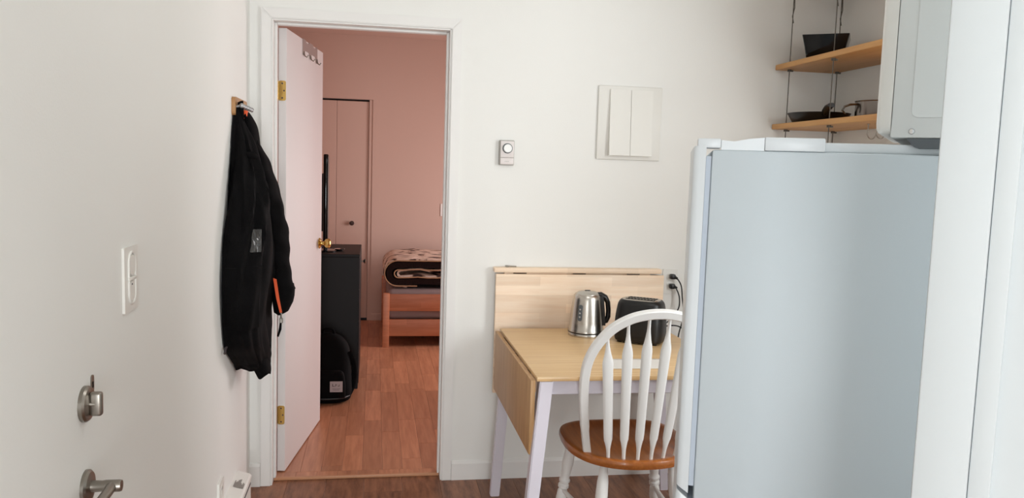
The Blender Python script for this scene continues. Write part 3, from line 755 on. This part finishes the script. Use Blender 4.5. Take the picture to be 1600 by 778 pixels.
for x, y in ((.045, .38), (.27, .38), (.20, .12)):
    MB().lathe([(.012, .0205), (.014, mz0-.0003)], 14, T(x, y, 0)).build('foot', M_DKGREY, mw)

# ------------------------------------------------------------------ hanging shelves on the right wall
for z0, nm, lb in ((1.958, 'wall_shelf', 'upper hanging pine shelf on the right wall holding a black bowl'), (1.680, 'wall_shelf', 'lower hanging pine shelf on the right wall holding pans'), (2.335, 'wall_shelf', 'topmost hanging pine shelf above the shelf with the bowl')):
    o = MB().box(2.308, XR-.002, -1.25, -.004, z0, z0+.025, .004, 2).build(nm, M_SHELF, None)
    tag(o, lb, 'shelf', 'hanging pine shelves')
for x, y, z0, z1, lb in ((2.352, -.060, 1.52, 2.62, 'thin shelf cable nearest the back wall at the outer shelf edge'),
                         (2.585, -.075, 1.52, 2.62, 'thin shelf cable in the corner against the right wall'),
                         (2.330, -.470, 1.52, 2.62, 'thin shelf cable passing in front of the black bowl')):
    hc = thing('hanging_cable', lb, 'cable', (x, y, z0), group='cables carrying the pine shelves')
    MB().tube([(0, 0, 0), (0, 0, z1-z0)], .0022, 8).build('wire', M_CABLE, hc)
    for zz in (2.335, 1.958, 1.680):
        MB().lathe([(.009, zz-.010-z0), (.009, zz-.0005-z0)], 12).box(0, .018, -.003, .003, zz-.010-z0, zz-.003-z0).build('clip', M_CABLE, hc)
    MB().tube([(.003, -.003, 2.17-z0), (-.005, -.005, 2.20-z0), (.004, -.004, 2.24-z0), (.002, -.003, 2.29-z0), (.006, -.003, 2.315-z0)], .0025, 6).build('wire_tail', M_CABLE, hc)

bw = thing('bowl', 'glossy black square bowl on the upper pine shelf', 'bowl', (2.440, -.215, 1.9835), math.radians(-33))
rings = []
for h, z, r in ((.074, 0, .012), (.077, .004, .012), (.087, .055, .010), (.098, .104, .008), (.095, .104, .007), (.083, .055, .009), (.070, .010, .010), (.01, .009, .004)):
    rings.append([(x, y, z) for x, y in rrect(-h, h, -h, h, r, 3)])
MB().loft(rings).build('body', M_BLKGL, bw)

pn = thing('frying_pan', 'black frying pan with stub handle on the lower pine shelf', 'pan', (2.432, -.205, 1.7055))
MB().lathe([(.108, 0), (.114, .003), (.136, .040), (.138, .042), (.134, .041), (.111, .006), (.002, .005)], 40).build('body', M_BLACK, pn)
MB().tube([(-.040, -.120, .030), (-.055, -.15, .044), (-.074, -.205, .056), (-.088, -.25, .060)], [.010, .012, .014, .012], 12, flat=(1.3, .8)).build('handle', M_BLACK, pn)
M_PAN = mat('dark_steel', (122, 114, 108), .2, metal=1)
pt = thing('saucepan', 'steel saucepan beside the black frying pan on the lower shelf', 'saucepan', (2.512, -.530, 1.7055))
MB().lathe([(.080, 0), (.088, .004), (.090, .012), (.090, .072), (.093, .076), (.0895, .076), (.087, .072), (.086, .010), (.002, .006)], 40).build('body', M_PAN, pt)
MB().tube([(-.088, .01, .062), (-.115, .02, .060), (-.135, .03, .052), (-.142, .033, .036), (-.128, .03, .022)], [.006, .007, .007, .006, .004], 10, flat=(1.5, .7)).build('handle', M_PAN, pt)
for x, y, lb in ((2.402, -.640, 'small metal S-hook under the lower pine shelf, the left one'), (2.402, -.700, 'small metal S-hook under the lower pine shelf, the right one')):
    hk = MB().tube(catmull([(0, 0, .0), (0, 0, -.028), (-.001, 0, -.045), (.006, -.004, -.058), (.018, -.008, -.060), (.027, -.012, -.048), (.030, -.013, -.038)], 4), .0022, 8).lathe([(.006, -.002), (.006, .0)], 10).build('hook', M_NICKEL, None)
    hk.location = (x, y, 1.6798); tag(hk, lb, 'hook', 'hooks under the shelf')

# ------------------------------------------------------------------ bedroom things
dr = thing('dresser', 'black-brown dresser behind the open bedroom door', 'dresser', (.11, 1.87, BZ))
MB().box(-.245, .243, -.325, .315, .0, .852, .001, 1).build('body', M_DRESS, dr)
MB().box(-.245, .247, -.330, .320, .8525, .872, .002, 1).build('top', M_DRESS, dr)
for k, (z0, z1) in enumerate(((.035, .235), (.239, .439), (.443, .643), (.647, .846))):
    dd = MB().box(.2435, .2475, -.318, .308, z0, z1, .0015, 1).build('drawer', M_DRESS, dr)
    if k == 3:
        MB().lathe([(.006, 0), (.006, .014), (.013, .020), (.0155, .027), (.012, .034), (.003, .035)], 16, T(.2475, .215, z0+.118) @ RY(PI/2)).build('drawer_knob', M_NICKEL, dd)
tv = thing('television', 'flat black television seen edge-on standing on the dresser', 'television', (.138, 1.62, BZ+.872), math.radians(2.6))
MB().box(-.016, .014, .0, .80, .045, .625, .006, 2).build('housing', M_BLKGL, tv)
MB().box(-.030, -.0165, .18, .62, .12, .50, .006, 2).build('rear_cover', M_BLACK, tv)
MB().box(.0142, .0152, .012, .788, .058, .612).build('screen', M_BLKGL, tv, smooth=0)
st = MB().lathe([(.085, 0), (.085, .006), (.08, .008)], 32, T(.0, .10, 0) @ Matrix.Diagonal((.9, 1.1, 1, 1))).build('stand', M_BLKGL, tv)
MB().tube([(.0, .12, .007), (.0, .12, .06)], .014, 12).build('stand_neck', M_BLACK, st)
rm = thing('trinket_dish', 'small shiny dish on the dresser top near the knob', 'dish', (.222, 1.74, BZ+.872))
MB().lathe([(.018, 0), (.02, .002), (.034, .014), (.032, .014), (.018, .004), (.002, .003)], 24).build('body', M_CHROME, rm)

# backpack
bg = thing('backpack', 'black backpack with a small grey label leaning on the dresser', 'backpack', (.170, 1.33, BZ))
rings = []
for z, hx, hy, yc in catmull([(.002, .110, .090, -.02), (.02, .146, .118, -.02), (.08, .153, .125, -.02), (.16, .150, .115, -.01), (.26, .142, .095, .01), (.34, .120, .078, .025), (.385, .075, .055, .04), (.402, .02, .02, .045)], 4):
    rings.append([(x + .004*noise.noise(Vector((x*18, y*18, z*18))), y, z) for x, y in circ(0, yc, hx, hy, 40, 3.2)])
MB().loft(rings).build('body', M_BAG, bg, 60)
rings = []
for z, hx, hy in catmull([(.03, .100, .02), (.045, .118, .036), (.12, .118, .040), (.185, .108, .032), (.205, .09, .01)], 3):
    rings.append([(x, y, z) for x, y in circ(0, -.118, hx, hy, 32, 3.5)])
fp = MB().loft(rings).build('front_pocket', M_BAG, bg, 60)
lbm = MB().box(.028, .102, -.1605, -.1585, .085, .150, .0006, 1)
lab = lbm.build('label', M_LABEL, fp)
lab['label'] = 'grey woven label'
mk = MB()
for x0, x1, z0, z1 in ((.042, .046, .119, .136), (.046, .056, .119, .122), (.060, .063, .119, .134), (.063, .070, .128, .131), (.074, .084, .120, .123), (.081, .084, .120, .132), (.042, .088, .104, .1055), (.046, .082, .097, .0985)):
    mk.box(x0, x1, -.1611, -.1604, z0, z1)
MB_ = mk.build('label_print', M_INK, fp, smooth=0)
MB().tube(catmull([(-.03, .05, .39), (-.02, .04, .425), (.03, .04, .425), (.04, .05, .39)], 4), .008, 8).build('grab_handle', M_BAG, bg)
MB().tube(catmull([(.135, -.03, .30), (.165, -.02, .20), (.158, -.03, .09), (.120, -.08, .02)], 5), .010, 8, flat=(1.6, .6)).build('strap', M_BAG, bg)
MB().tube(catmull([(-.145, -.085, .045), (-.08, -.150, .042), (.08, -.150, .042), (.140, -.09, .045)], 5), .006, 8).build('piping', M_BLACK, bg)

# bed
bd = thing('bed', 'low beech bed frame with two wide rails at the far bedroom wall', 'bed', (.52, 2.75, BZ))
BL, BWD = 1.98, 1.08
for x in (0, BL-.055):
    for y in (0, BWD-.055): MB().box(x, x+.052, y, y+.052, 0, .430, .004, 2).build('post', M_BED, bd)
for y in (.006, BWD-.055+.006):
    for z0, z1 in ((.088, .222), (.290, .425)):
        MB().box(.0525, BL-.0555, y, y+.024, z0, z1, .003, 2).build('rail', M_BED, bd)
for x in (.010, BL-.040):
    MB().box(x, x+.024, .0525, BWD-.0555, .088, .222, .003, 2).build('end_rail', M_BED, bd)
for k in range(9):
    x = .10+k*.2
    MB().box(x, x+.08, .031, BWD-.05, .200, .215).build('slat', M_BED, bd, smooth=0)
mt = MB()
mt.box(.555, .52+BL-.06, 2.785, 2.75+BWD-.058, BZ+.2155, BZ+.463, .045, 4)
mt = mt.build('mattress', M_SHEET); tag(mt, 'grey sheeted mattress lying in the beech bed frame', 'mattress')

# folded comforter: nested U-shaped layers, open ends facing right
def ribbon(path, halfth, y0, y1, bulge=0):
    """solid band following a path in x-z, running from y0 to y1"""
    P = [Vector((x, 0, z)) for x, z in path]; n = len(P); prof = []
    up, dn = [], []
    for i, p in enumerate(P):
        t = (P[min(i+1, n-1)]-P[max(i-1, 0)]).normalized(); q = Vector((-t.z, 0, t.x))
        up.append(p+q*halfth); dn.append(p-q*halfth)
    loop = up + list(reversed(dn))
    rings = []; ny = 12
    for j in range(ny+1):
        v = j/ny; y = y0 + (y1-y0)*v
        s = 1 - .35*(abs(2*v-1)**6)
        ring = []
        for i, p in enumerate(loop):
            m = (up[i]+dn[i])/2 if i < n else (up[2*n-1-i]+dn[2*n-1-i])/2
            q = m + (p-m)*s
            wv = .012*noise.noise(Vector((q.x*7, y*6, q.z*7)))
            ring.append((q.x+wv*.5, y+.008*noise.noise(Vector((q.x*9, q.z*9, v*2))), q.z+wv+bulge*math.sin(PI*v)*max(0, (q.z-.6))))
        rings.append(ring)
    return MB().loft(rings)
def upath(xl, zt, zb, x1, n=14):
    zc, r = (zt+zb)/2, (zt-zb)/2
    pts = [(x1-(x1-xl-r)*k/10, zb) for k in range(10)]
    pts += [(xl+r-r*math.sin(PI*k/n), zc-r*math.cos(PI*k/n)) for k in range(n+1)]
    pts += [(xl+r+(x1-xl-r)*k/10, zt) for k in range(1, 11)]
    return pts
cf = thing('comforter', 'folded brown and cream floral comforter on top of the bed', 'comforter', (.9, 3.1, .49))
def cfl(o): o.location = (-.9, -3.1, -.49); return o
X1 = 1.42
cfl(ribbon(upath(.565, .664, .531, X1), .034, 2.80, 3.58, .10).build('outer_fold', M_BROWN, cf, 60))
# patterned upper skin wrapping the outside of the roll
cfl(ribbon([(xx, zz) for xx, zz in upath(.527, .704, .494, X1)[9:]], .0075, 2.815, 3.60, .12).build('patterned_face', M_FLORAL, cf, 60))
cfl(ribbon([(x, z+.006*math.sin(x*26)) for x, z in upath(.635, .624, .575, X1)], .011, 2.815, 3.55).build('inner_fold', M_FLORAL, cf, 60))
def edge(path, y): 
    return cfl(MB().tube([(x, y, z) for x, z in path], .0052, 8).build('piping', M_PIPING, cf))
edge([(x, z) for x, z in upath(.530, .699, .497, X1)[8:]], 2.805)
edge([(x, z+.004*math.sin(x*26)) for x, z in upath(.606, .628, .566, X1)], 2.800)

fs = thing('light_switch', 'white switch on the far bedroom wall beside the doorway edge', 'switch', (1.085, BY1, 1.052))
MB().prism(rrect(-.036, .036, -.057, .057, .004), 'y', -.006, 0).build('plate', M_PLASTIC, fs)
MB().box(-.006, .006, -.014, -.0055, -.012, .012, .002, 1).build('toggle', M_PLASTIC, fs)

# print on the heater cover
HMx = T(.030, .585, .1945) @ RY(math.atan2(.015, .05)) @ RZ(0)
mk = MB()
for k, hgt in enumerate((.052, .040, .046, .060, .066, .070, .040, .030, .046, .040)):
    x = -.0195 + k*.0039
    mk.box(x, x+.0032, -.04, -.04+hgt*1.2, 0, .0005)
for k in range(10): pass
bmesh.ops.transform(mk.bm, matrix=HMx, verts=mk.bm.verts)
mk.build('printed_lettering', M_GREYTXT, hb, smooth=0)
